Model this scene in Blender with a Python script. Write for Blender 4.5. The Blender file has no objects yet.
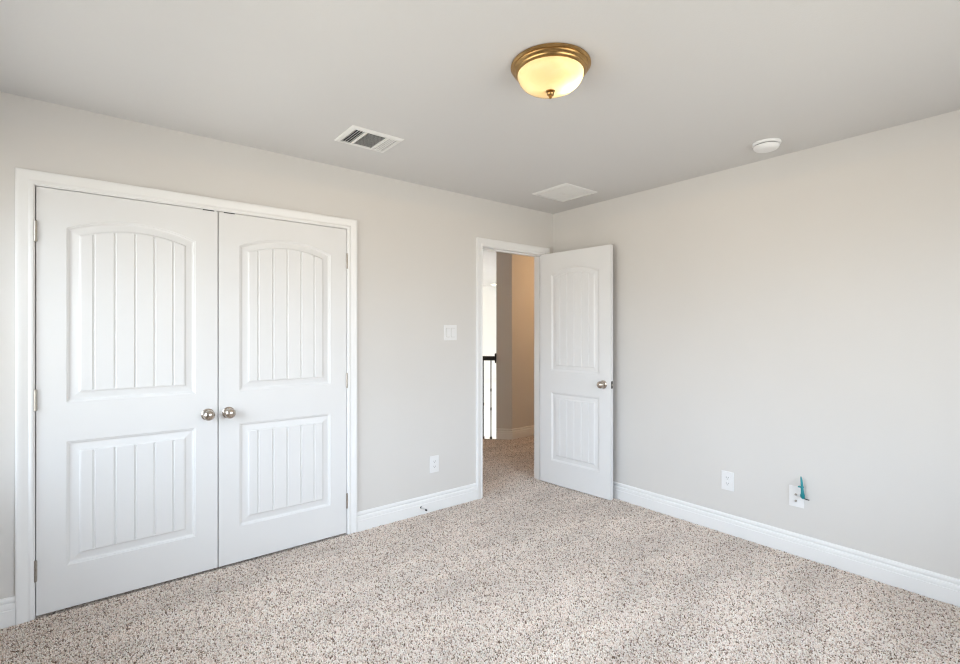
import bpy, bmesh, math, random
import numpy as np
from mathutils import Vector, Matrix
random.seed(7)
S = bpy.context.scene
C = S.collection
PI = math.pi
R = math.radians

# ---------------------------------------------------------------- camera, world, light, exposure
H = 2.44                                    # ceiling height
cam_d = bpy.data.cameras.new('camera'); cam = bpy.data.objects.new('camera', cam_d); C.objects.link(cam)
cam.location = (-3.3335, -3.0894, 1.3433)
cam.rotation_euler = (PI/2, 0, 0.89640 - PI/2)
cam_d.sensor_width = 36; cam_d.lens = 487.06/960*36; cam_d.shift_y = 0.94/960; cam_d.clip_start = 0.02
S.camera = cam
w = bpy.data.worlds.new('world'); S.world = w; w.use_nodes = True
SKY, GROUND = (5.9, 6.5, 7.35), (4.2, 3.95, 3.6)        # overcast sky above the horizon, sunlit ground below
wt = w.node_tree; wc = wt.nodes.new('ShaderNodeTexCoord'); ws = wt.nodes.new('ShaderNodeSeparateXYZ'); wr = wt.nodes.new('ShaderNodeMapRange'); wm = wt.nodes.new('ShaderNodeMix')
wt.links.new(wc.outputs['Generated'], ws.inputs[0]); wt.links.new(ws.outputs['Z'], wr.inputs[0])
wr.inputs[1].default_value = -.04; wr.inputs[2].default_value = .12
wm.data_type = 'RGBA'; wt.links.new(wr.outputs[0], wm.inputs[0])
wm.inputs[6].default_value = (*GROUND, 1); wm.inputs[7].default_value = (*SKY, 1)
wt.links.new(wm.outputs[2], wt.nodes['Background'].inputs[0]); wt.nodes['Background'].inputs[1].default_value = 1.0
S.view_settings.view_transform = 'Standard'; S.view_settings.look = 'None'
S.view_settings.gamma = 1; S.view_settings.use_curve_mapping = False
S.view_settings.exposure = 0.49
S.cycles.filter_width = 1.2; S.cycles.denoising_prefilter = 'NONE'
S.cycles.max_bounces = 14; S.cycles.diffuse_bounces = 9

def area(name, loc, rot, sx, sy, power, col):
    d = bpy.data.lights.new(name, 'AREA'); d.shape = 'RECTANGLE'; d.size = sx; d.size_y = sy
    d.energy = power; d.color = col
    o = bpy.data.objects.new(name, d); C.objects.link(o); o.location = loc; o.rotation_euler = rot
    return o
def point(name, loc, power, col, rad, parent=None):
    d = bpy.data.lights.new(name, 'POINT'); d.energy = power; d.color = col; d.shadow_soft_size = rad
    o = bpy.data.objects.new(name, d); C.objects.link(o); o.location = loc; o.parent = parent
    return o
# room limits: closet wall y=0, right wall x=0, window walls at XW and YS
XW, YS = -4.12, -3.92
WIN_W = (-2.90, -0.13, 0.70, 2.08)          # window in the west wall: y0,y1,z0,z1
WIN_S = (-2.75, -0.50, 0.60, 2.10)          # window in the south wall: x0,x1,z0,z1
for nm, loc, rot, sx, sy in (('portal_west', (XW-.06, (WIN_W[0]+WIN_W[1])/2, (WIN_W[2]+WIN_W[3])/2), (0, -PI/2, 0), WIN_W[3]-WIN_W[2], WIN_W[1]-WIN_W[0]),
                             ('portal_south', ((WIN_S[0]+WIN_S[1])/2, YS-.06, (WIN_S[2]+WIN_S[3])/2), (PI/2, 0, 0), WIN_S[1]-WIN_S[0], WIN_S[3]-WIN_S[2])):
    area(nm, loc, rot, sx, sy, 1, (1, 1, 1)).data.cycles.is_portal = True
area('daylight_foyer', (6.9, 3.9, 0.6), (0, PI/2, 0), 4.0, 3.0, 24, (0.95, 0.975, 1.0))  # added area light standing in for an unseen foyer window
point('hall_lamp_light', (1.75, 0.55, 2.25), 15.5, (1.0, 0.60, 0.28), 0.12)

# ---------------------------------------------------------------- materials
def mat(name, col, rough=0.5, metal=0.0, spec=0.5, bump=None, var=None, emit=None):
    m = bpy.data.materials.new(name); m.use_nodes = True
    nt = m.node_tree; b = nt.nodes['Principled BSDF']
    b.inputs['Base Color'].default_value = (*col, 1); b.inputs['Roughness'].default_value = rough
    b.inputs['Metallic'].default_value = metal; b.inputs['Specular IOR Level'].default_value = spec
    tc = nt.nodes.new('ShaderNodeTexCoord')
    if var:                                  # (scale, amount): faint tonal unevenness
        n = nt.nodes.new('ShaderNodeTexNoise'); n.inputs['Scale'].default_value = var[0]; n.inputs['Detail'].default_value = 3
        nt.links.new(tc.outputs['Object'], n.inputs['Vector'])
        r = nt.nodes.new('ShaderNodeValToRGB')
        r.color_ramp.elements[0].color = (*[c*(1-var[1]) for c in col], 1); r.color_ramp.elements[0].position = .3
        r.color_ramp.elements[1].color = (*[min(1, c*(1+var[1])) for c in col], 1); r.color_ramp.elements[1].position = .7
        nt.links.new(n.outputs['Fac'], r.inputs[0]); nt.links.new(r.outputs[0], b.inputs['Base Color'])
    if bump:                                 # (scale, strength, distance)
        n = nt.nodes.new('ShaderNodeTexNoise'); n.inputs['Scale'].default_value = bump[0]; n.inputs['Detail'].default_value = 4
        nt.links.new(tc.outputs['Object'], n.inputs['Vector'])
        bp = nt.nodes.new('ShaderNodeBump'); bp.inputs['Strength'].default_value = bump[1]; bp.inputs['Distance'].default_value = bump[2]
        nt.links.new(n.outputs['Fac'], bp.inputs['Height']); nt.links.new(bp.outputs[0], b.inputs['Normal'])
    if emit:
        b.inputs['Emission Color'].default_value = (*emit[0], 1); b.inputs['Emission Strength'].default_value = emit[1]
    return m
M = {}
M['wall'] = mat('greige_wall_paint', (.655, .636, .615), .75, spec=.25, bump=(160, .12, .002), var=(1.5, .012))
M['ceil'] = mat('flat_ceiling_paint', (.635, .628, .622), .9, spec=.15, bump=(120, .18, .003), var=(1.2, .01))
M['trim'] = mat('white_semigloss_trim', (.80, .80, .80), .38, spec=.4, var=(3, .008))
M['door'] = mat('white_painted_door', (.745, .745, .748), .42, spec=.4, bump=(60, .03, .001), var=(2.5, .008))
M['foyer'] = mat('white_foyer_paint', (.86, .86, .84), .8, spec=.2, var=(1.0, .01))
M['nickel'] = mat('satin_nickel', (.56, .505, .45), .2, metal=1, var=(40, .05))
M['hinge'] = mat('brushed_nickel_hinge', (.44, .41, .37), .36, metal=1, var=(60, .08))
M['bronze'] = mat('antique_brass', (.43, .265, .105), .28, metal=1, var=(25, .18))
M['latch'] = mat('dark_aged_nickel', (.13, .12, .11), .4, metal=1, var=(60, .08))
M['plate'] = mat('white_plastic_plate', (.78, .78, .785), .35, var=(10, .008))
M['vent'] = mat('white_enamel_vent', (.76, .755, .74), .45, var=(10, .01))
M['dark'] = mat('dark_vent_backing', (.045, .047, .05), .8, var=(10, .1))  # paints in the shade behind the vent louvers
M['slot'] = mat('dark_slot', (.05, .05, .055), .6, var=(50, .1))
M['black'] = mat('black_iron', (.012, .012, .013), .4, spec=.4, var=(30, .1))
M['rail'] = mat('dark_stained_rail', (.016, .012, .010), .35, var=(12, .2))
M['teal'] = mat('teal_cable_jacket', (.004, .23, .26), .35, var=(30, .1))
M['rubber'] = mat('dark_rubber', (.05, .05, .055), .7, var=(50, .1))
M['spring'] = mat('bright_spring_steel', (.85, .85, .87), .28, metal=1, var=(60, .05))
def pane_glass():
    m = bpy.data.materials.new('window_glass'); m.use_nodes = True; nt = m.node_tree; N = nt.nodes; N.remove(N['Principled BSDF'])
    t = N.new('ShaderNodeBsdfTransparent'); t.inputs[0].default_value = (.95, .97, .97, 1); g = N.new('ShaderNodeBsdfGlossy'); g.inputs['Roughness'].default_value = .02
    f = N.new('ShaderNodeFresnel'); f.inputs[0].default_value = 1.3; x = N.new('ShaderNodeMixShader')
    nt.links.new(f.outputs[0], x.inputs[0]); nt.links.new(t.outputs[0], x.inputs[1]); nt.links.new(g.outputs[0], x.inputs[2]); nt.links.new(x.outputs[0], N['Material Output'].inputs[0])
    return m
M['glass'] = pane_glass()

def carpet():
    m = bpy.data.materials.new('speckled_frieze_carpet'); m.use_nodes = True
    nt = m.node_tree; N = nt.nodes; L = nt.links; b = N['Principled BSDF']
    b.inputs['Roughness'].default_value = 1; b.inputs['Specular IOR Level'].default_value = .05
    b.inputs['Sheen Weight'].default_value = .15; b.inputs['Sheen Roughness'].default_value = .6
    tc = N.new('ShaderNodeTexCoord')
    wn = N.new('ShaderNodeTexNoise'); wn.inputs['Scale'].default_value = 70; wn.inputs['Detail'].default_value = 2
    L.new(tc.outputs['Object'], wn.inputs['Vector'])
    vm = N.new('ShaderNodeVectorMath'); vm.operation = 'MULTIPLY_ADD'; vm.inputs[1].default_value = (.014, .014, .014)
    L.new(wn.outputs['Color'], vm.inputs[0]); L.new(tc.outputs['Object'], vm.inputs[2])
    v = N.new('ShaderNodeTexVoronoi'); v.inputs['Scale'].default_value = 150; v.inputs['Randomness'].default_value = 1
    L.new(vm.outputs[0], v.inputs['Vector'])
    sep = N.new('ShaderNodeSeparateColor'); L.new(v.outputs['Color'], sep.inputs[0])
    r = N.new('ShaderNodeValToRGB'); r.color_ramp.interpolation = 'LINEAR'
    e = r.color_ramp.elements
    e[0].position = 0; e[0].color = (.13, .095, .072, 1)
    e[1].position = 1; e[1].color = (.86, .79, .73, 1)
    for p, c in ((.14, (.22, .17, .135)), (.24, (.42, .345, .29)), (.5, (.58, .50, .445)), (.75, (.72, .645, .59))):
        k = e.new(p); k.color = (*c, 1)
    L.new(sep.outputs[0], r.inputs[0])
    big = N.new('ShaderNodeTexNoise'); big.inputs['Scale'].default_value = 2.2; big.inputs['Detail'].default_value = 4; big.inputs['Roughness'].default_value = .6
    L.new(tc.outputs['Object'], big.inputs['Vector'])
    mr = N.new('ShaderNodeMapRange'); mr.inputs[1].default_value = .3; mr.inputs[2].default_value = .7; mr.inputs[3].default_value = .93; mr.inputs[4].default_value = 1.07  # vacuum-mark shading of the pile mixed into the colour
    L.new(big.outputs['Fac'], mr.inputs[0])
    mx = N.new('ShaderNodeVectorMath'); mx.operation = 'SCALE'
    L.new(r.outputs[0], mx.inputs[0]); L.new(mr.outputs[0], mx.inputs['Scale'])
    L.new(mx.outputs[0], b.inputs['Base Color'])
    fn = N.new('ShaderNodeTexNoise'); fn.inputs['Scale'].default_value = 260; fn.inputs['Detail'].default_value = 3
    L.new(tc.outputs['Object'], fn.inputs['Vector'])
    ad = N.new('ShaderNodeMath'); ad.operation = 'MULTIPLY_ADD'; ad.inputs[1].default_value = -1.0
    L.new(v.outputs['Distance'], ad.inputs[0]); L.new(fn.outputs['Fac'], ad.inputs[2])
    bp = N.new('ShaderNodeBump'); bp.inputs['Strength'].default_value = .8; bp.inputs['Distance'].default_value = .008
    L.new(ad.outputs[0], bp.inputs['Height']); L.new(bp.outputs[0], b.inputs['Normal'])
    return m
M['carpet'] = carpet()

def bowl_glass():
    m = bpy.data.materials.new('amber_alabaster_glass'); m.use_nodes = True
    nt = m.node_tree; N = nt.nodes; L = nt.links; N.remove(N['Principled BSDF'])
    out = N['Material Output']
    tc = N.new('ShaderNodeTexCoord')
    n = N.new('ShaderNodeTexNoise'); n.inputs['Scale'].default_value = 9; n.inputs['Detail'].default_value = 4; n.inputs['Distortion'].default_value = 1.5
    L.new(tc.outputs['Object'], n.inputs['Vector'])
    r = N.new('ShaderNodeValToRGB'); e = r.color_ramp.elements
    e[0].position = .3; e[0].color = (.95, .82, .50, 1); e[1].position = .7; e[1].color = (1, .93, .70, 1)
    L.new(n.outputs['Fac'], r.inputs[0])
    tr = N.new('ShaderNodeBsdfTranslucent'); L.new(r.outputs[0], tr.inputs[0])
    df = N.new('ShaderNodeBsdfDiffuse'); df.inputs[0].default_value = (.8, .72, .5, 1)
    gl = N.new('ShaderNodeBsdfGlossy'); gl.inputs['Roughness'].default_value = .15
    m1 = N.new('ShaderNodeMixShader'); m1.inputs[0].default_value = .35; L.new(tr.outputs[0], m1.inputs[1]); L.new(df.outputs[0], m1.inputs[2])
    fr = N.new('ShaderNodeFresnel'); fr.inputs[0].default_value = 1.4
    m2 = N.new('ShaderNodeMixShader'); L.new(fr.outputs[0], m2.inputs[0]); L.new(m1.outputs[0], m2.inputs[1]); L.new(gl.outputs[0], m2.inputs[2])
    L.new(m2.outputs[0], out.inputs['Surface'])
    return m
M['bowl'] = bowl_glass()
M['downlight'] = mat('lit_downlight_lens', (.9, .85, .7), .5, emit=((1, .86, .6), 6), var=(5, .01))

def pile():
    m = bpy.data.materials.new('frieze_yarn_tufts'); m.use_nodes = True
    nt = m.node_tree; N = nt.nodes; L = nt.links; b = N['Principled BSDF']
    b.inputs['Roughness'].default_value = 1; b.inputs['Specular IOR Level'].default_value = .05
    g = N.new('ShaderNodeNewGeometry')
    r = N.new('ShaderNodeValToRGB'); r.color_ramp.interpolation = 'CONSTANT'; e = r.color_ramp.elements
    e[0].position = 0; e[0].color = (.22, .155, .115, 1); e[1].position = .075; e[1].color = (.50, .39, .32, 1)
    for p, c in ((.19, (.81, .672, .58)), (.36, (.94, .815, .735)), (.60, (.985, .912, .845))):
        k = e.new(p); k.color = (*c, 1)
    L.new(g.outputs['Random Per Island'], r.inputs[0])
    tc = N.new('ShaderNodeTexCoord')
    big = N.new('ShaderNodeTexNoise'); big.inputs['Scale'].default_value = 2.2; big.inputs['Detail'].default_value = 4; big.inputs['Roughness'].default_value = .6
    mp = N.new('ShaderNodeMapping'); mp.inputs['Scale'].default_value = (.55, 1.7, 1); mp.inputs['Rotation'].default_value = (0, 0, .25)
    L.new(tc.outputs['Object'], mp.inputs['Vector']); L.new(mp.outputs[0], big.inputs['Vector'])
    mr = N.new('ShaderNodeMapRange'); mr.inputs[1].default_value = .3; mr.inputs[2].default_value = .7; mr.inputs[3].default_value = .84; mr.inputs[4].default_value = 1.08  # streaks of shade from brushed, leaning pile put into the colour
    L.new(big.outputs['Fac'], mr.inputs[0])
    mx = N.new('ShaderNodeVectorMath'); mx.operation = 'SCALE'
    L.new(r.outputs[0], mx.inputs[0]); L.new(mr.outputs[0], mx.inputs['Scale']); L.new(mx.outputs[0], b.inputs['Base Color'])
    return m
M['pile'] = pile()

# ---------------------------------------------------------------- mesh helpers
def obj(name, bm, material, parent=None, smooth=False, loc=None):
    bmesh.ops.recalc_face_normals(bm, faces=bm.faces)
    me = bpy.data.meshes.new(name); bm.to_mesh(me); bm.free()
    me.materials.append(material)
    if smooth:
        for p in me.polygons: p.use_smooth = True
        me.set_sharp_from_angle(angle=R(38))
    o = bpy.data.objects.new(name, me); C.objects.link(o)
    if parent: o.parent = parent
    if loc: o.location = loc
    return o
def tag(o, label, cat, group=None, kind=None):
    o['label'] = label; o['category'] = cat
    if group: o['group'] = group
    if kind: o['kind'] = kind
    return o
def empty(name, loc, label, cat, rz=0, group=None, kind=None):
    o = bpy.data.objects.new(name, None); C.objects.link(o); o.location = loc; o.rotation_euler = (0, 0, rz)
    o.empty_display_size = .05
    return tag(o, label, cat, group, kind)
def box(bm, x0, x1, y0, y1, z0, z1, bev=0):
    r = bmesh.ops.create_cube(bm, size=1)
    for v in r['verts']:
        v.co = Vector(((x0+x1)/2 + v.co.x*(x1-x0), (y0+y1)/2 + v.co.y*(y1-y0), (z0+z1)/2 + v.co.z*(z1-z0)))
    if bev:
        es = list({e for v in r['verts'] for e in v.link_edges})
        bmesh.ops.bevel(bm, geom=es, offset=bev, segments=2, profile=.6, affect='EDGES')
    return bm
def B(*a, **k): return box(bmesh.new(), *a, **k)
def lathe(bm, prof, n=40, mtx=None):
    """prof: (radius, height) from bottom to top about local z"""
    rings = []
    mtx = mtx or Matrix()
    for r, h in prof:
        if r < 1e-6: rings.append([bm.verts.new(mtx @ Vector((0, 0, h)))])
        else: rings.append([bm.verts.new(mtx @ Vector((r*math.cos(2*PI*i/n), r*math.sin(2*PI*i/n), h))) for i in range(n)])
    for a, b in zip(rings, rings[1:]):
        for i in range(n):
            j = (i+1) % n
            if len(a) == 1: bm.faces.new((a[0], b[i], b[j]))
            elif len(b) == 1: bm.faces.new((a[i], a[j], b[0]))
            else: bm.faces.new((a[i], a[j], b[j], b[i]))
    return bm
def tube(bm, pts, rad, n=10):
    pts = [Vector(p) for p in pts]
    rad = rad if isinstance(rad, (list, tuple)) else [rad]*len(pts)
    rings = []; up = Vector((.3, .9, .2)).normalized()
    for i, p in enumerate(pts):
        t = (pts[min(i+1, len(pts)-1)] - pts[max(i-1, 0)]).normalized()
        u = t.cross(up).normalized(); up = u.cross(t).normalized()
        rings.append([bm.verts.new(p + rad[i]*(math.cos(2*PI*k/n)*u + math.sin(2*PI*k/n)*up)) for k in range(n)])
    for a, b in zip(rings, rings[1:]):
        for k in range(n): bm.faces.new((a[k], a[(k+1) % n], b[(k+1) % n], b[k]))
    bm.faces.new(rings[0]); bm.faces.new(rings[-1])
    return bm
def prism(bm, poly, z0, z1):
    a = [bm.verts.new((x, y, z0)) for x, y in poly]; b = [bm.verts.new((x, y, z1)) for x, y in poly]
    bm.faces.new(a); bm.faces.new(b)
    for i in range(len(poly)):
        j = (i+1) % len(poly); bm.faces.new((a[i], a[j], b[j], b[i]))
    return bm
def sweep(bm, prof, path):
    """path: list of functions' points; each path entry maps a profile point to 3D"""
    rows = [[bm.verts.new(f(p)) for p in prof] for f in path]
    for a, b in zip(rows, rows[1:]):
        for i in range(len(prof)):
            j = (i+1) % len(prof); bm.faces.new((a[i], a[j], b[j], b[i]))
    bm.faces.new(rows[0]); bm.faces.new(rows[-1])
    return bm

# ---------------------------------------------------------------- floor, ceiling, walls
T = .115
DX0, DX1, DZ = -.838, -.126, 2.048          # entry opening between jamb faces, head jamb
CX0, CX1, CZ = -3.537, -1.9985, 2.036       # closet opening between jamb faces
J = .018
bm = bmesh.new()
box(bm, XW, 0, YS, 0, -.05, 0)
box(bm, DX0-J, DX1+J, 0, T, -.05, 0)
box(bm, CX0-J, CX1+J, 0, T, -.05, 0); box(bm, -3.75, -1.78, T, .72, -.05, 0)
prism(bm, [(-1.6, T), (3.2, T), (3.2, 1.46), (.82, 1.46), (.68, 1.60), (-.03, 2.31), (-1.6, 2.31)], -.05, 0)
bm2 = bm
tag(obj('floor', bm2, M['carpet']), 'speckled beige and brown carpet covering the bedroom and hall floor', 'floor', kind='structure')
tag(obj('ceiling', B(-4.3, 7.2, -4.1, 6.0, H, H+.1), M['ceil']), 'plain off-white painted bedroom ceiling', 'ceiling', kind='structure')

bm = bmesh.new()                             # closet wall with two openings
box(bm, XW-T, CX0-J, 0, T, 0, H)
box(bm, CX0-J, CX1+J, 0, T, CZ+J, H)
box(bm, CX1+J, DX0-J, 0, T, 0, H)
box(bm, DX0-J, DX1+J, 0, T, DZ+J, H)
box(bm, DX1+J, 0, 0, T, 0, H)
tag(obj('wall_north', bm, M['wall']), 'greige wall with the closet doors and the doorway', 'wall', kind='structure')
tag(obj('wall_east', B(0, T, YS-T, T, 0, H), M['wall']), 'plain greige wall to the right with two low wall plates', 'wall', kind='structure')
bm = bmesh.new(); y0, y1, z0, z1 = WIN_W
box(bm, XW-T, XW, YS-T, y0, 0, H); box(bm, XW-T, XW, y1, 0, 0, H); box(bm, XW-T, XW, y0, y1, 0, z0); box(bm, XW-T, XW, y0, y1, z1, H)
tag(obj('wall_west', bm, M['wall']), 'greige wall with a window beside the closet wall', 'wall', kind='structure')
bm = bmesh.new(); x0, x1, z0, z1 = WIN_S
box(bm, XW, x0, YS-T, YS, 0, H); box(bm, x1, 0, YS-T, YS, 0, H); box(bm, x0, x1, YS-T, YS, 0, z0); box(bm, x0, x1, YS-T, YS, z1, H)
tag(obj('wall_south', bm, M['wall']), 'greige wall with a window facing the closet wall', 'wall', kind='structure')
# closet cavity shell
bm = bmesh.new()
box(bm, -3.80, -1.73, .70, .75, 0, H); box(bm, -3.80, -3.75, T, .70, 0, H); box(bm, -1.78, -1.73, T, .70, 0, H)
tag(obj('wall_closet', bm, M['wall']), 'painted walls inside the closet behind the closed double doors', 'wall', kind='structure')
# windows (behind the camera): frame, sash bars, pane
def window(name, lo, hi, z0, z1, axis, at, label):
    def bx(bm, a0, a1, d0, d1, c0, c1):
        if axis == 'x': box(bm, a0, a1, at+d0, at+d1, c0, c1)
        else: box(bm, at+d0, at+d1, a0, a1, c0, c1)
    bm = bmesh.new(); k = .045
    bx(bm, lo, lo+k, -T, -.02, z0, z1); bx(bm, hi-k, hi, -T, -.02, z0, z1)
    bx(bm, lo+k, hi-k, -T, -.02, z0, z0+k); bx(bm, lo+k, hi-k, -T, -.02, z1-k, z1)
    zm = (z0+z1)/2; bx(bm, lo+k, hi-k, -.09, -.05, zm-.02, zm+.02)
    o = tag(obj(name, bm, M['trim']), label, 'window', kind='structure')
    bm = bmesh.new(); bx(bm, lo+k, hi-k, -.075, -.070, z0+k, z1-k); obj('pane', bm, M['glass'], o)
    bm = bmesh.new(); bx(bm, lo-.04, hi+.04, -.018, .03, z0-.03, z0); obj('sill', bm, M['trim'], o)
window('window_1', WIN_W[0], WIN_W[1], WIN_W[2], WIN_W[3], 'y', XW, 'white framed window in the wall beside the closet')
window('window_2', WIN_S[0], WIN_S[1], WIN_S[2], WIN_S[3], 'x', YS, 'white framed window in the wall facing the closet')

# hall and foyer shell
bm = prism(bmesh.new(), [(3.2, 1.46), (.82, 1.46), (.68, 1.60), (.76, 1.68), (.865, 1.575), (3.2, 1.575)], 0, H)
tag(obj('wall_hall', bm, M['wall']), 'tan lit hall wall with an angled end beside the railing', 'wall', kind='structure')
tag(obj('wall_hall_end', B(3.2, 3.3, 0, 1.575, 0, H), M['wall']), 'end wall of the hall', 'wall', kind='structure')
tag(obj('wall_hall_side', B(T, 3.2, T-.1, T, 0, H), M['wall']), 'hall wall beside the bedroom doorway', 'wall', kind='structure')
tag(obj('wall_hall_west', B(-1.7, -1.6, T, 5.73, -2.7, H), M['wall']), 'wall closing the hall beside the closet', 'wall', kind='structure')
tag(obj('wall_foyer', B(-1.7, 7.1, 5.73, 5.85, -2.7, H), M['foyer']), 'bright white foyer wall beyond the hall railing', 'wall', kind='structure')
tag(obj('wall_foyer_east', B(7.0, 7.1, 1.575, 5.73, -2.7, H), M['foyer']), 'foyer wall behind the area light standing in for a window', 'wall', kind='structure')
tag(obj('wall_foyer_south', B(3.3, 7.0, 1.475, 1.575, -2.7, H), M['foyer']), 'foyer wall behind the end of the hall', 'wall', kind='structure')
tag(obj('floor_foyer', B(-1.7, 7.1, 1.46, 5.85, -2.8, -2.7), M['foyer']), 'pale foyer floor one storey below the railing', 'floor', kind='structure')
bm = box(bmesh.new(), -1.6, 7.0, 5.705, 5.73, .245, .275); box(bm, -1.6, 7.0, 5.718, 5.73, .17, .245)
tag(obj('trim_3', bm, M['trim']), 'thin ledge moulding across the white foyer wall', 'trim', kind='structure')

# ---------------------------------------------------------------- baseboards
BP = [(0, 0), (.0155, 0), (.0155, .074), (.0148, .0765), (.0120, .0775), (.0120, .0805), (.0128, .083), (.0124, .094), (.0105, .1015), (.0065, .1045), (.0050, .1055), (.0050, .109), (.0085, .1115), (.0095, .116), (.0088, .124), (.0055, .131), (0, .1335)]
def baseboard(name, segs, label):
    bm = bmesh.new()
    for a, b, n in segs:                     # a, b: ends on the wall; n: outward normal
        a, b, n = Vector((*a, 0)), Vector((*b, 0)), Vector((*n, 0))
        sweep(bm, BP, [lambda p, q=q: q + n*p[0] + Vector((0, 0, p[1])) for q in (a, b)])
    return tag(obj(name, bm, M['trim']), label, 'baseboard', kind='structure')
CW = .063                                    # casing width
RV = .004
baseboard('baseboard_north', [((XW+.016, 0), (CX0-RV-CW, 0), (0, -1)), ((CX1+RV+CW, 0), (DX0-RV-CW, 0), (0, -1))], 'white baseboard between the closet doors and the open doorway')
baseboard('baseboard_east', [((0, YS+.016), (0, 0), (-1, 0))], 'long white baseboard along the plain right wall')
baseboard('baseboard_west', [((XW, YS), (XW, 0), (1, 0))], 'white baseboard under the window beside the closet')
baseboard('baseboard_south', [((XW+.016, YS), (0, YS), (0, 1))], 'white baseboard under the window facing the closet')
s = math.sqrt(.5)
bm = bmesh.new()
pts = [((3.2, 1.46), (0, -1)), ((.82, 1.46), None), ((.68, 1.60), (-s, -s))]
n1, n2 = Vector((0, -1, 0)), Vector((-s, -s, 0)); mit = (n1+n2)/(1+n1.dot(n2))
sweep(bm, BP, [lambda p: Vector((3.2, 1.46, p[1])) + n1*p[0], lambda p: Vector((.82, 1.46, p[1])) + mit*p[0], lambda p: Vector((.68, 1.60, p[1])) + n2*p[0]])
tag(obj('baseboard_hall', bm, M['trim']), 'white baseboard wrapping the angled hall wall seen through the doorway', 'baseboard', kind='structure')

# ---------------------------------------------------------------- door casings and jambs
CP = [(0, 0), (0, .008), (.003, .0105), (.011, .0115), (.015, .0105), (.018, .0085), (.024, .0095), (.034, .0135), (.044, .0165), (.052, .018), (.058, .018), (.0615, .0165), (.063, .013), (.063, 0)]
def casing(name, x0, x1, zt, label, yw=0, sgn=-1):
    a, b, z = x0-RV, x1+RV, zt+RV
    bm = sweep(bmesh.new(), CP, [lambda p: Vector((a-p[0], yw+sgn*p[1], 0)), lambda p: Vector((a-p[0], yw+sgn*p[1], z+p[0])),
                                 lambda p: Vector((b+p[0], yw+sgn*p[1], z+p[0])), lambda p: Vector((b+p[0], yw+sgn*p[1], 0))])
    return tag(obj(name, bm, M['trim'], smooth=True), label, 'trim', kind='structure')
def jamb(parent, x0, x1, zt, stop_y):
    bm = bmesh.new()
    box(bm, x0-J, x0, 0, T, 0, zt+J); box(bm, x1, x1+J, 0, T, 0, zt+J); box(bm, x0, x1, 0, T, zt, zt+J)
    obj('jamb', bm, M['trim'], parent)
    bm = bmesh.new(); k = .010; a, b = stop_y
    box(bm, x0, x0+k, a, b, 0, zt-k); box(bm, x1-k, x1, a, b, 0, zt-k); box(bm, x0, x1, a, b, zt-k, zt)
    obj('stop', bm, M['trim'], parent)
c1 = casing('trim_1', CX0, CX1, CZ, 'white moulded casing around the closet double doors')
jamb(c1, CX0, CX1, CZ, (.045, .07))
c2 = casing('trim_2', DX0, DX1, DZ, 'white moulded casing around the open doorway in the corner')
jamb(c2, DX0, DX1, DZ, (.042, .078))
c4 = casing('trim_4', DX0, DX1, DZ, 'white casing on the hall side of the doorway', yw=T, sgn=1)

# ---------------------------------------------------------------- doors
def door_face(bm, w, h, y, sgn, pl, pr, uz, lz):
    """moulded two-panel face in the plane y; sgn -1 faces -y. pl, pr panel side offsets; uz=(bottom, side top, crown top); lz=(bottom, top)"""
    NA = 30
    prof = [(0, 0), (.0025, .003), (.007, .0036), (.0095, .007), (.014, .0095), (.020, .0097), (.030, .0086), (.042, .0070), (.0465, .0062), (.0495, .0034), (.054, .0014), (.057, .001)]
    L0, R0 = pl, w-pr
    half = (R0-L0)/2; xc = (L0+R0)/2; sag = uz[2]-uz[1]; rad = (half*half+sag*sag)/(2*sag); zc = uz[2]-rad
    tin = prof[-1][0]
    a, b = L0+tin, R0-tin; W = b-a
    xs = {round(i/NA, 5): 0.0 for i in range(NA+1)}
    gw = .0065/W
    for k in range(1, 6):
        u = .5 + (k-3)*.0848/W*(W/(.548-2*tin))
        for q in list(xs):
            if abs(q-u) < gw*1.4: del xs[q]
        xs[u-gw] = 0; xs[u-gw*.35] = 1; xs[u+gw*.35] = 1; xs[u+gw] = 0
    us = sorted(xs); gd = [xs[u] for u in us]
    V = lambda x, d, z: bm.verts.new((x, y - sgn*d, z))
    def loops(zb, topf):
        res = []
        for t, d in prof:
            l, r = L0+t, R0-t
            last = t == tin
            bot = [V(l+(r-l)*u, d+(.0048*g if last else 0), zb+t) for u, g in zip(us, gd)]
            top = [V(l+(r-l)*u, d+(.0048*g if last else 0), topf(l+(r-l)*u, t)) for u, g in zip(us, gd)]
            res.append((bot, top))
        n = len(us)
        for (b0, t0), (b1, t1) in zip(res, res[1:]):
            for i in range(n-1):
                bm.faces.new((b0[i], b0[i+1], b1[i+1], b1[i])); bm.faces.new((t0[i], t0[i+1], t1[i+1], t1[i]))
            bm.faces.new((b0[0], t0[0], t1[0], b1[0])); bm.faces.new((b0[-1], t0[-1], t1[-1], b1[-1]))
        bt, tp = res[-1]
        for i in range(n-1): bm.faces.new((bt[i], bt[i+1], tp[i+1], tp[i]))
        return res[0]
    ub, ut = loops(uz[0], lambda x, t: zc + math.sqrt((rad-t)**2-(x-xc)**2))
    lb, lt = loops(lz[0], lambda x, t: lz[1]-t)
    # flat field around the panels
    def quad(x0, x1, z0, z1): bm.faces.new((V(x0, 0, z0), V(x1, 0, z0), V(x1, 0, z1), V(x0, 0, z1)))
    quad(0, L0, 0, h); quad(R0, w, 0, h); quad(L0, R0, 0, lz[0]); quad(L0, R0, lz[1], uz[0])
    for i in range(len(ut)-1):
        p, q = ut[i], ut[i+1]
        bm.faces.new((p, q, V(q.co.x, 0, h), V(p.co.x, 0, h)))
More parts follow.
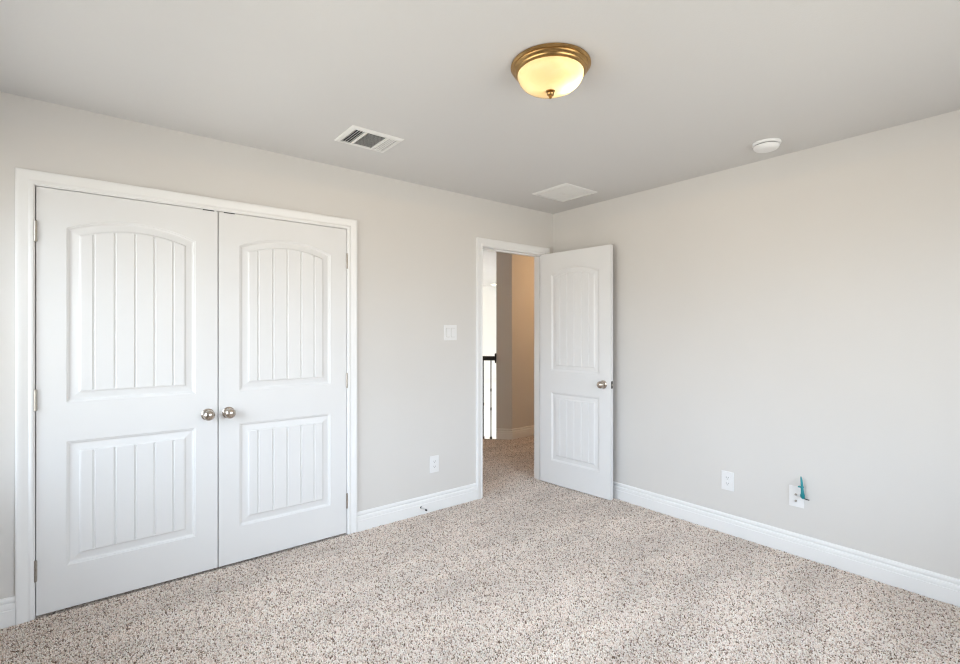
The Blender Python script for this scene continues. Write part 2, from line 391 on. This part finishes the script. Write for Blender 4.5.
def door_slab(w, h, th, pl, pr, uz, lz, both=False):
    """local frame: x from 0 to w, face at y=0 looking -y, back at y=th, z from 0"""
    bm = bmesh.new()
    door_face(bm, w, h, 0, -1, pl, pr, uz, lz)
    if both: door_face(bm, w, h, th, 1, pl, pr, uz, lz)
    def q(*c): bm.faces.new([bm.verts.new(p) for p in c])
    if not both: q((0, th, 0), (w, th, 0), (w, th, h), (0, th, h))
    q((0, 0, 0), (w, 0, 0), (w, th, 0), (0, th, 0)); q((0, 0, h), (w, 0, h), (w, th, h), (0, th, h))
    q((0, 0, 0), (0, th, 0), (0, th, h), (0, 0, h)); q((w, 0, 0), (w, th, 0), (w, th, h), (w, 0, h))
    bmesh.ops.remove_doubles(bm, verts=bm.verts, dist=.00005)
    return bm
KNOB = [(.0, 0), (.033, 0), (.033, .004), (.030, .0075), (.020, .010), (.0125, .013), (.0115, .020), (.013, .025), (.021, .029), (.0275, .036), (.0295, .045), (.0275, .053), (.021, .060), (.012, .064), (0, .0655)]
def knob(parent, x, y, z, sgn):
    m = Matrix.Translation((x, y, z)) @ Matrix.Rotation(R(90)*(-sgn), 4, 'X')
    obj('knob', lathe(bmesh.new(), KNOB[4:], 36, m), M['nickel'], parent, True)
    obj('rosette', lathe(bmesh.new(), KNOB[:5]+[(0, .010)], 36, m), M['nickel'], parent, True)
def hinge(parent, x, y, z, h=.095, leaf=None):
    bm = lathe(bmesh.new(), [(0, -h/2-.004), (.004, -h/2-.003), (.0065, -h/2), (.0065, -h/6), (.0055, -h/6), (.0055, -h/6+.001), (.0065, -h/6+.001), (.0065, h/6), (.0055, h/6), (.0055, h/6+.001), (.0065, h/6+.001), (.0065, h/2), (.004, h/2+.003), (0, h/2+.004)], 14, Matrix.Translation((x, y, z)))
    if leaf: box(bm, *leaf)
    return obj('hinge', bm, M['hinge'], parent, True)
DB = .012                                    # gap above the carpet
UZ, LZ = (1.007-DB, 1.852-DB, 1.912-DB), (.217-DB, .817-DB)
dh = 2.0325-DB
def closet_door(name, x0, x1, hinge_x, knob_x, label, catch_x):
    o = obj(name, door_slab(x1-x0, dh, .035, .109, .109, UZ, LZ), M['door'], loc=(x0, .0015, DB))
    tag(o, label, 'door', kind='structure')
    for z in (1.822, 1.027, .225): hinge(o, hinge_x-x0, -.005, z-DB)
    knob(o, knob_x-x0, 0,   .886-DB, -1)
    obj('ball_catch', B(catch_x-x0-.028, catch_x-x0+.028, -.0012, .03, dh-.0025, dh+.0030), M['slot'], o)['label'] = 'dark ball catch plate on the top edge'
    return o
closet_door('door_1', -3.5335, -2.7702, -3.5355, -2.820, 'white arched two-panel closet door, the half hinged beside the window wall, knob near its right edge', -2.815)
closet_door('door_2', -2.7648, -2.0020, -2.0000, -2.714, 'white arched two-panel closet door, the half nearer the open doorway, knob near its left edge', -2.71)

# bedroom door standing open: the face once towards the hall now looks into the room
A2, B2 = Vector((-.1635, -.004)), Vector((-.1115, -.7185))
dv = (B2-A2); dw = dv.length; ang = math.atan2(dv.y, dv.x)
d3 = obj('door_3', door_slab(dw, 2.0315, .035, .116, .105, UZ, LZ, both=True), M['door'], loc=(A2.x, A2.y, .0145))
d3.rotation_euler = (0, 0, ang)
tag(d3, 'white arched two-panel bedroom door standing open against the right wall', 'door', kind='structure')
for z in (1.80, 1.02, .22): hinge(d3, -.003, .040, z, leaf=(-.0025, -.0003, .006, .034, z-.045, z+.045))
knob(d3, dw-.066, 0, .915, -1); knob(d3, dw-.066, .035, .915, 1)
obj('latch_plate', B(dw-.0005, dw+.0015, .006, .030, .915-.029, .915+.029), M['latch'], d3)
obj('latch_bolt', B(dw+.001, dw+.009, .012, .024, .915-.008, .915+.008, bev=.002), M['hinge'], d3)

# ---------------------------------------------------------------- ceiling light
lx, ly = -1.861, -1.710
lamp = empty('ceiling_light', (lx, ly, H), 'round antique brass flush ceiling light with a glowing amber glass bowl', 'ceiling light')
obj('pan', lathe(bmesh.new(), [(0, -.001), (.158, -.001), (.162, -.003), (.163, -.008), (.159, -.012), (.155, -.014), (.156, -.018), (.152, -.024), (.146, -.027), (.145, -.031), (.139, -.036), (.132, -.038), (.128, -.036), (.127, -.016), (0, -.014)], 72), M['bronze'], lamp, True)
bowl = [(.131, -.028), (.1335, -.034), (.1345, -.042), (.132, -.053), (.125, -.066), (.114, -.079), (.098, -.090), (.078, -.098), (.055, -.103), (.030, -.1055), (.008, -.106)]
obj('glass_bowl', lathe(bmesh.new(), bowl, 72), M['bowl'], lamp, True)
fin = lathe(bmesh.new(), [(0, -.1365), (.004, -.136), (.0065, -.133), (.006, -.129), (.0045, -.127), (.010, -.125), (.0145, -.120), (.0155, -.115), (.013, -.111), (.0105, -.109), (.018, -.1075), (.0195, -.105), (.017, -.103), (0, -.102)], 28)
obj('finial', fin, M['bronze'], lamp, True)
point('bulb_light', (.062, -.050, -.062), .50, (1.0, .84, .56), .012, lamp)
point('bulb_light', (-.055, .030, -.050), .07, (1.0, .84, .56), .012, lamp)
ld = bpy.data.lights.new('lamp_glow', 'SPOT'); ld.energy = 5.5; ld.color = (1.0, .66, .32); ld.spot_size = R(180); ld.spot_blend = 0; ld.shadow_soft_size = .0
lo = bpy.data.objects.new('lamp_glow', ld); C.objects.link(lo); lo.location = (0, 0, -.145); lo.parent = lamp

# ---------------------------------------------------------------- ceiling vents and smoke detector
def vent_frame(bm, x0, x1, y0, y1, b, t=.010):
    pr = [(0, 0), (0, -.003), (.006, -.0075), (b-.004, -t), (b, -t), (b, 0)]
    sweep_closed = []
    cs = [(x0, y0, 1, 1), (x1, y0, -1, 1), (x1, y1, -1, -1), (x0, y1, 1, -1)]
    rows = [[bm.verts.new((cx+sx*p[0], cy+sy*p[0], p[1])) for p in pr] for cx, cy, sx, sy in cs]
    for k in range(4):
        a, c = rows[k], rows[(k+1) % 4]
        for i in range(len(pr)):
            j = (i+1) % len(pr); bm.faces.new((a[i], a[j], c[j], c[i]))
    return bm
def blade(bm, axis, at, lo, hi, depth, lean, th=.0012):
    """one louver: strip along `axis` from lo to hi at position `at`, its lower edge leaning by `lean`"""
    top, bot = -.001, -.001-depth
    if axis == 'y': P = lambda off, q, z: (at+off, q, z)
    else: P = lambda off, q, z: (q, at+off, z)
    vs = [bm.verts.new(P(o_, q, z)) for q in (lo, hi) for o_, z in ((0, top), (th, top), (lean+th, bot), (lean, bot))]
    for f in ((0, 1, 2, 3), (4, 5, 6, 7), (0, 1, 5, 4), (1, 2, 6, 5), (2, 3, 7, 6), (3, 0, 4, 7)): bm.faces.new([vs[i] for i in f])
v1 = empty('ceiling_vent', (-2.10, -.540, H), 'small white ceiling register with one dark open louver end and grey centre, near the closet', 'vent')
hx, hy, b = .154, .127, .026
obj('frame', vent_frame(bmesh.new(), -hx, hx, -hy, hy, b), M['vent'], v1)
obj('dark_backing', B(-hx+b-.001, hx-b+.001, -hy+b-.001, hy-b+.001, -.0015, -.0005), M['dark'], v1)  # dark sheet below the unbroken ceiling, in place of a shaded duct
xi0, xi1, yi0, yi1 = -hx+b, hx-b, -hy+b, hy-b
xa, xb = xi0+.066, xi1-.062
for xd in (xa, xb): obj('divider', B(xd-.006, xd+.006, yi0, yi1, -.0105, -.001), M['vent'], v1)
bm = bmesh.new()
for k in range(4): blade(bm, 'y', xi0+.010+k*.0145, yi0, yi1, .008, -.005)
obj('louver_bank', bm, M['vent'], v1)
bm = bmesh.new(); n = 16
for k in range(n): blade(bm, 'x', yi0+.006+(yi1-yi0-.008)*k/(n-1), xa+.006, xb-.006, .0042, -.0036)
obj('louver_bank', bm, M['vent'], v1)
bm = bmesh.new()
for k in range(4): blade(bm, 'y', xb+.008+k*.0132, yi0, yi1, .006, .0045)
obj('louver_bank', bm, M['vent'], v1)

v2 = empty('ceiling_vent', (-.438, -.525, H), 'square flat white ceiling return grille near the room corner above the open door', 'vent')
hx, hy, b = .182, .178, .024
obj('frame', vent_frame(bmesh.new(), -hx, hx, -hy, hy, b, .011), M['vent'], v2)
obj('dark_backing', B(-hx+b-.001, hx-b+.001, -hy+b-.001, hy-b+.001, -.0012, -.0004), M['dark'], v2)  # dark sheet again, its colour standing for shade above the blades
bm = bmesh.new(); n = 22
for k in range(n): blade(bm, 'x', -hy+b+.001+(2*hy-2*b-.012)*k/(n-1), -hx+b, hx-b, .0055, .0062)
obj('louver_bank', bm, M['vent'], v2)
obj('divider', B(-hx+b, hx-b, -.004, .004, -.0085, -.001), M['vent'], v2)

sm = empty('smoke_detector', (-.285, -1.925, H), 'round white smoke detector on the ceiling near the right wall', 'smoke detector')
obj('base', lathe(bmesh.new(), [(0, 0), (.074, 0), (.074, -.008), (.071, -.0125), (.066, -.0135), (0, -.0135)], 48), M['plate'], sm, True)
obj('vent_slot', lathe(bmesh.new(), [(0, -.013), (.0615, -.013), (.0615, -.0185), (0, -.0185)], 48), M['slot'], sm, True)
obj('cover', lathe(bmesh.new(), [(0, -.0175), (.066, -.0175), (.0665, -.023), (.063, -.031), (.054, -.0385), (.040, -.042), (.018, -.0432), (0, -.0432)], 48), M['plate'], sm, True)

# ---------------------------------------------------------------- wall plates (local frame: x along the wall, y=0 at the wall, facing -y)
def plate(o, w, h, d=.0065):
    obj('cover_plate', B(-w/2, w/2, -d, 0, -h/2, h/2, bev=.0022), M['plate'], o)
def socket(o, z, d=.0065):
    bm = bmesh.new(); poly = []
    for k in range(32):
        a = 2*PI*k/32; x, zz = .0172*math.cos(a), .0172*math.sin(a)
        poly.append((x, max(-.0135, min(.0135, zz))))
    f = [bm.verts.new((x, -d-.0018, z+q)) for x, q in poly]; g = [bm.verts.new((x, -d+.001, z+q)) for x, q in poly]
    bm.faces.new(f)
    for i in range(32): bm.faces.new((f[i], f[(i+1) % 32], g[(i+1) % 32], g[i]))
    s_ = obj('socket', bm, M['plate'], o)
    bm = bmesh.new()
    box(bm, -.0078, -.0056, -d-.0022, -d-.001, z-.001, z+.008); box(bm, .0056, .0078, -d-.0022, -d-.001, z-.0005, z+.0075)
    lathe(bm, [(0, 0), (.0024, 0), (.0024, .0012), (0, .0012)], 12, Matrix.Translation((0, -d-.001, z-.0068)) @ Matrix.Rotation(R(90), 4, 'X'))
    obj('slot', bm, M['slot'], s_)
def outlet(loc, rz, label):
    o = empty('wall_outlet', loc, label, 'outlet', rz)
    plate(o, .080, .125); socket(o, .0195); socket(o, -.0195)
    obj('screw', lathe(bmesh.new(), [(0, 0), (.003, 0), (.0025, .001), (0, .0012)], 12, Matrix.Translation((0, -.0063, 0)) @ Matrix.Rotation(R(90), 4, 'X')), M['plate'], o)
    return o
outlet((-1.308, 0, .354), 0, 'white duplex wall outlet low on the wall between closet and doorway')
outlet((0, -1.578, .354), -PI/2, 'plain white duplex wall outlet low on the right wall, without any cable')
sw = empty('light_switch', (-1.160, 0, 1.346), 'white double rocker light switch plate on the wall beside the doorway', 'light switch')
plate(sw, .118, .118)
for dx in (-.023, .023):
    obj('rocker', box(bmesh.new(), dx-.0165, dx+.0165, -.0098, -.006, -.0335, .0335, bev=.0018), M['plate'], sw)
    fr = bmesh.new()
    box(fr, dx-.0180, dx+.0180, -.0068, -.0060, -.035, .035); obj('rocker_gap', fr, M['hinge'], sw)
dp = empty('data_outlet', (0, -1.985, .356), 'white low-voltage wall plate low on the right wall with a teal cable coming out', 'wall plate', -PI/2)
plate(dp, .080, .125)
for z in (.012, -.026):
    obj('jack', lathe(bmesh.new(), [(0, 0), (.0062, 0), (.0062, .003), (.0045, .003), (.0045, .010), (.0, .010)], 16, Matrix.Translation((-.002, -.006, z)) @ Matrix.Rotation(R(90), 4, 'X')), M['hinge'], dp)
cab = obj('network_cable', tube(bmesh.new(), [(-.0066, -2.012, .374), (-.018, -2.0170, .367), (-.030, -2.0270, .368), (-.036, -2.0285, .380), (-.036, -2.0270, .400), (-.033, -2.0240, .430), (-.030, -2.0200, .465), (-.029, -2.0170, .488)], [.0065, .0085, .0112, .0112, .0088, .0068, .0058, .003], 12), M['teal'], smooth=True)
tag(cab, 'short teal cable sticking up from the low-voltage plate on the right wall', 'cable')
obj('cable_tie', box(bmesh.new(), -.043, -.026, -2.033, -2.005, .424, .431, bev=.001), M['teal'], cab)
obj('wire_end', tube(bmesh.new(), [(-.024, -2.026, .362), (-.022, -2.045, .356), (-.020, -2.058, .3555)], [.003, .003, .0025], 8), M['rubber'], cab)['label'] = 'dark bare wire end'

# ---------------------------------------------------------------- spring door stop on the baseboard
ds = empty('door_stop', (-1.432, -.0155, .058), 'small spring door stop on the baseboard between closet and doorway', 'door stop')
rx = Matrix.Rotation(R(90), 4, 'X')
obj('base', lathe(bmesh.new(), [(0, 0), (.0078, 0), (.0078, .003), (.006, .008), (0, .008)], 20, rx), M['rubber'], ds, True)
bm = bmesh.new()
for_pts = [(.0052*math.cos(k*.9), -.008-k*.00062, .0052*math.sin(k*.9)) for k in range(90)]
tube(bm, for_pts, .0013, 6)
obj('spring', bm, M['spring'], ds, True)
obj('rubber_tip', lathe(bmesh.new(), [(0, .062), (.006, .062), (.0066, .066), (.0066, .074), (.005, .078), (0, .078)], 20, rx), M['rubber'], ds, True)

# ---------------------------------------------------------------- hall railing beyond the doorway
P0 = Vector((.68, 1.60, 0)); rd = Vector((-s, s, 0)); rn = Vector((s, s, 0))
rail = empty('stair_railing', (.68, 1.60, 0), 'dark handrail with thin black iron balusters seen through the doorway', 'railing')
inv = Matrix.Translation((-.68, -1.60, 0))
def hb(bm, t0, t1, d0, d1, z0, z1, bev=0):   # box along the railing line
    k = len(bm.verts); box(bm, t0, t1, d0, d1, z0, z1, bev)
    bm.verts.ensure_lookup_table()
    for v in list(bm.verts)[k:]: v.co = rd*v.co.x + rn*v.co.y + Vector((0, 0, v.co.z))
    return bm
bm = bmesh.new(); hb(bm, .004, .97, -.030, .030, .995, 1.020, .006); hb(bm, .004, .97, -.024, .024, 1.018, 1.050, .008)
obj('handrail', bm, M['rail'], rail)
bm = hb(bmesh.new(), -.001, .018, -.050, .050, .965, 1.085, .006)
obj('rosette', bm, M['rail'], rail)
for k in range(10):
    t = .068 + k*.098
    bm = hb(bmesh.new(), t-.0065, t+.0065, -.0065, .0065, .0, .997)
    if k % 2: hb(bm, t-.011, t+.011, -.011, .011, .42, .46, .006)
    else: hb(bm, t-.010, t+.010, -.010, .010, .60, .64, .005); hb(bm, t-.010, t+.010, -.010, .010, .36, .40, .005)
    obj('baluster', bm, M['black'], rail)
    obj('baluster_shoe', hb(bmesh.new(), t-.015, t+.015, -.015, .015, .0, .028, .004), M['black'], rail)
dl = empty('recessed_light', (3.78, 5.31, H), 'small lit recessed ceiling light beyond the hall railing', 'ceiling light')
obj('trim_ring', lathe(bmesh.new(), [(.068, -.001), (.085, -.001), (.085, -.006), (.070, -.009), (.068, -.006), (.068, -.001)], 32), M['plate'], dl, True)
obj('lens', lathe(bmesh.new(), [(0, -.0005), (.068, -.0005), (.068, -.005), (0, -.006)], 32), M['downlight'], dl, True)

# ---------------------------------------------------------------- carpet pile: short curled yarn tufts over the floor seen from the doorway corner to the camera
rng = np.random.default_rng(5)
SP = .0056
def grid(x0, x1, y0, y1):
    gx, gy = np.meshgrid(np.arange(x0, x1, SP), np.arange(y0, y1, SP)); p = np.stack([gx.ravel(), gy.ravel()], 1)
    return p + rng.uniform(-.45, .45, p.shape)*SP
P = np.concatenate([grid(XW+.02, -.019, YS+.02, -.019), grid(DX0+.004, DX1-.004, -.019, T), grid(-1.55, 1.6, T+.005, 2.25)])
X, Y = P[:, 0], P[:, 1]
depth = (X+3.3335)*.6245 + (Y+3.0894)*.781
stop_ = (Y > 0) & (Y < T) & ((X < DX0+.013) | (X > DX1-.013))
cas = (Y > -.022) & (Y < 0) & (((X > DX0-.07) & (X < DX0+.002)) | (X > DX1-.002))
hall = (Y < T) | ((Y < 1.44) & (X > .8)) | ((X+Y < 2.20) & (X <= .8))
P = P[(depth > .8) & ~stop_ & ~cas & hall]
n = len(P)
def ring(c, r, a0):
    a = a0[:, None] + np.arange(3)[None, :]*2*np.pi/3
    return np.stack([c[:, None, 0]+r[:, None]*np.cos(a), c[:, None, 1]+r[:, None]*np.sin(a), np.repeat(c[:, 2:3], 3, 1)], 2)
hgt = rng.uniform(.004, .0072, n); az = rng.uniform(0, 2*np.pi, n); ln = rng.uniform(.001, .0045, n); a0 = rng.uniform(0, 2*np.pi, n)
c0 = np.column_stack([P, np.full(n, -.001)]); d2 = np.column_stack([np.cos(az), np.sin(az)])*ln[:, None]
c1_ = np.column_stack([P+d2*.35, hgt*.6]); c2_ = np.column_stack([P+d2, hgt])
k_ = rng.uniform(.85, 1.2, n)
V_ = np.concatenate([ring(c0, .0024*k_, a0), ring(c1_, .0034*k_, a0+.5), ring(c2_, .0021*k_, a0+1.0)], 1)   # n x 9 x 3
base = (np.arange(n)*9)[:, None]
quads = np.array([[0, 1, 4, 3], [1, 2, 5, 4], [2, 0, 3, 5], [3, 4, 7, 6], [4, 5, 8, 7], [5, 3, 6, 8]]).ravel()
li = np.concatenate([base + quads[None, :], base + np.array([[6, 7, 8]])], 1).ravel().astype(np.int32)
ls = ((np.arange(n)*27)[:, None] + np.array([[0, 4, 8, 12, 16, 20, 24]])).ravel().astype(np.int32)
me = bpy.data.meshes.new('carpet_pile')
me.vertices.add(n*9); me.loops.add(n*27); me.polygons.add(n*7)
me.vertices.foreach_set('co', V_.astype(np.float32).ravel()); me.loops.foreach_set('vertex_index', li); me.polygons.foreach_set('loop_start', ls)
me.update(calc_edges=True); me.validate(); me.materials.append(M['pile'])
cp = bpy.data.objects.new('carpet_pile', me); C.objects.link(cp)
tag(cp, 'speckled cream and brown short curled yarn pile of the carpet', 'carpet', kind='stuff')
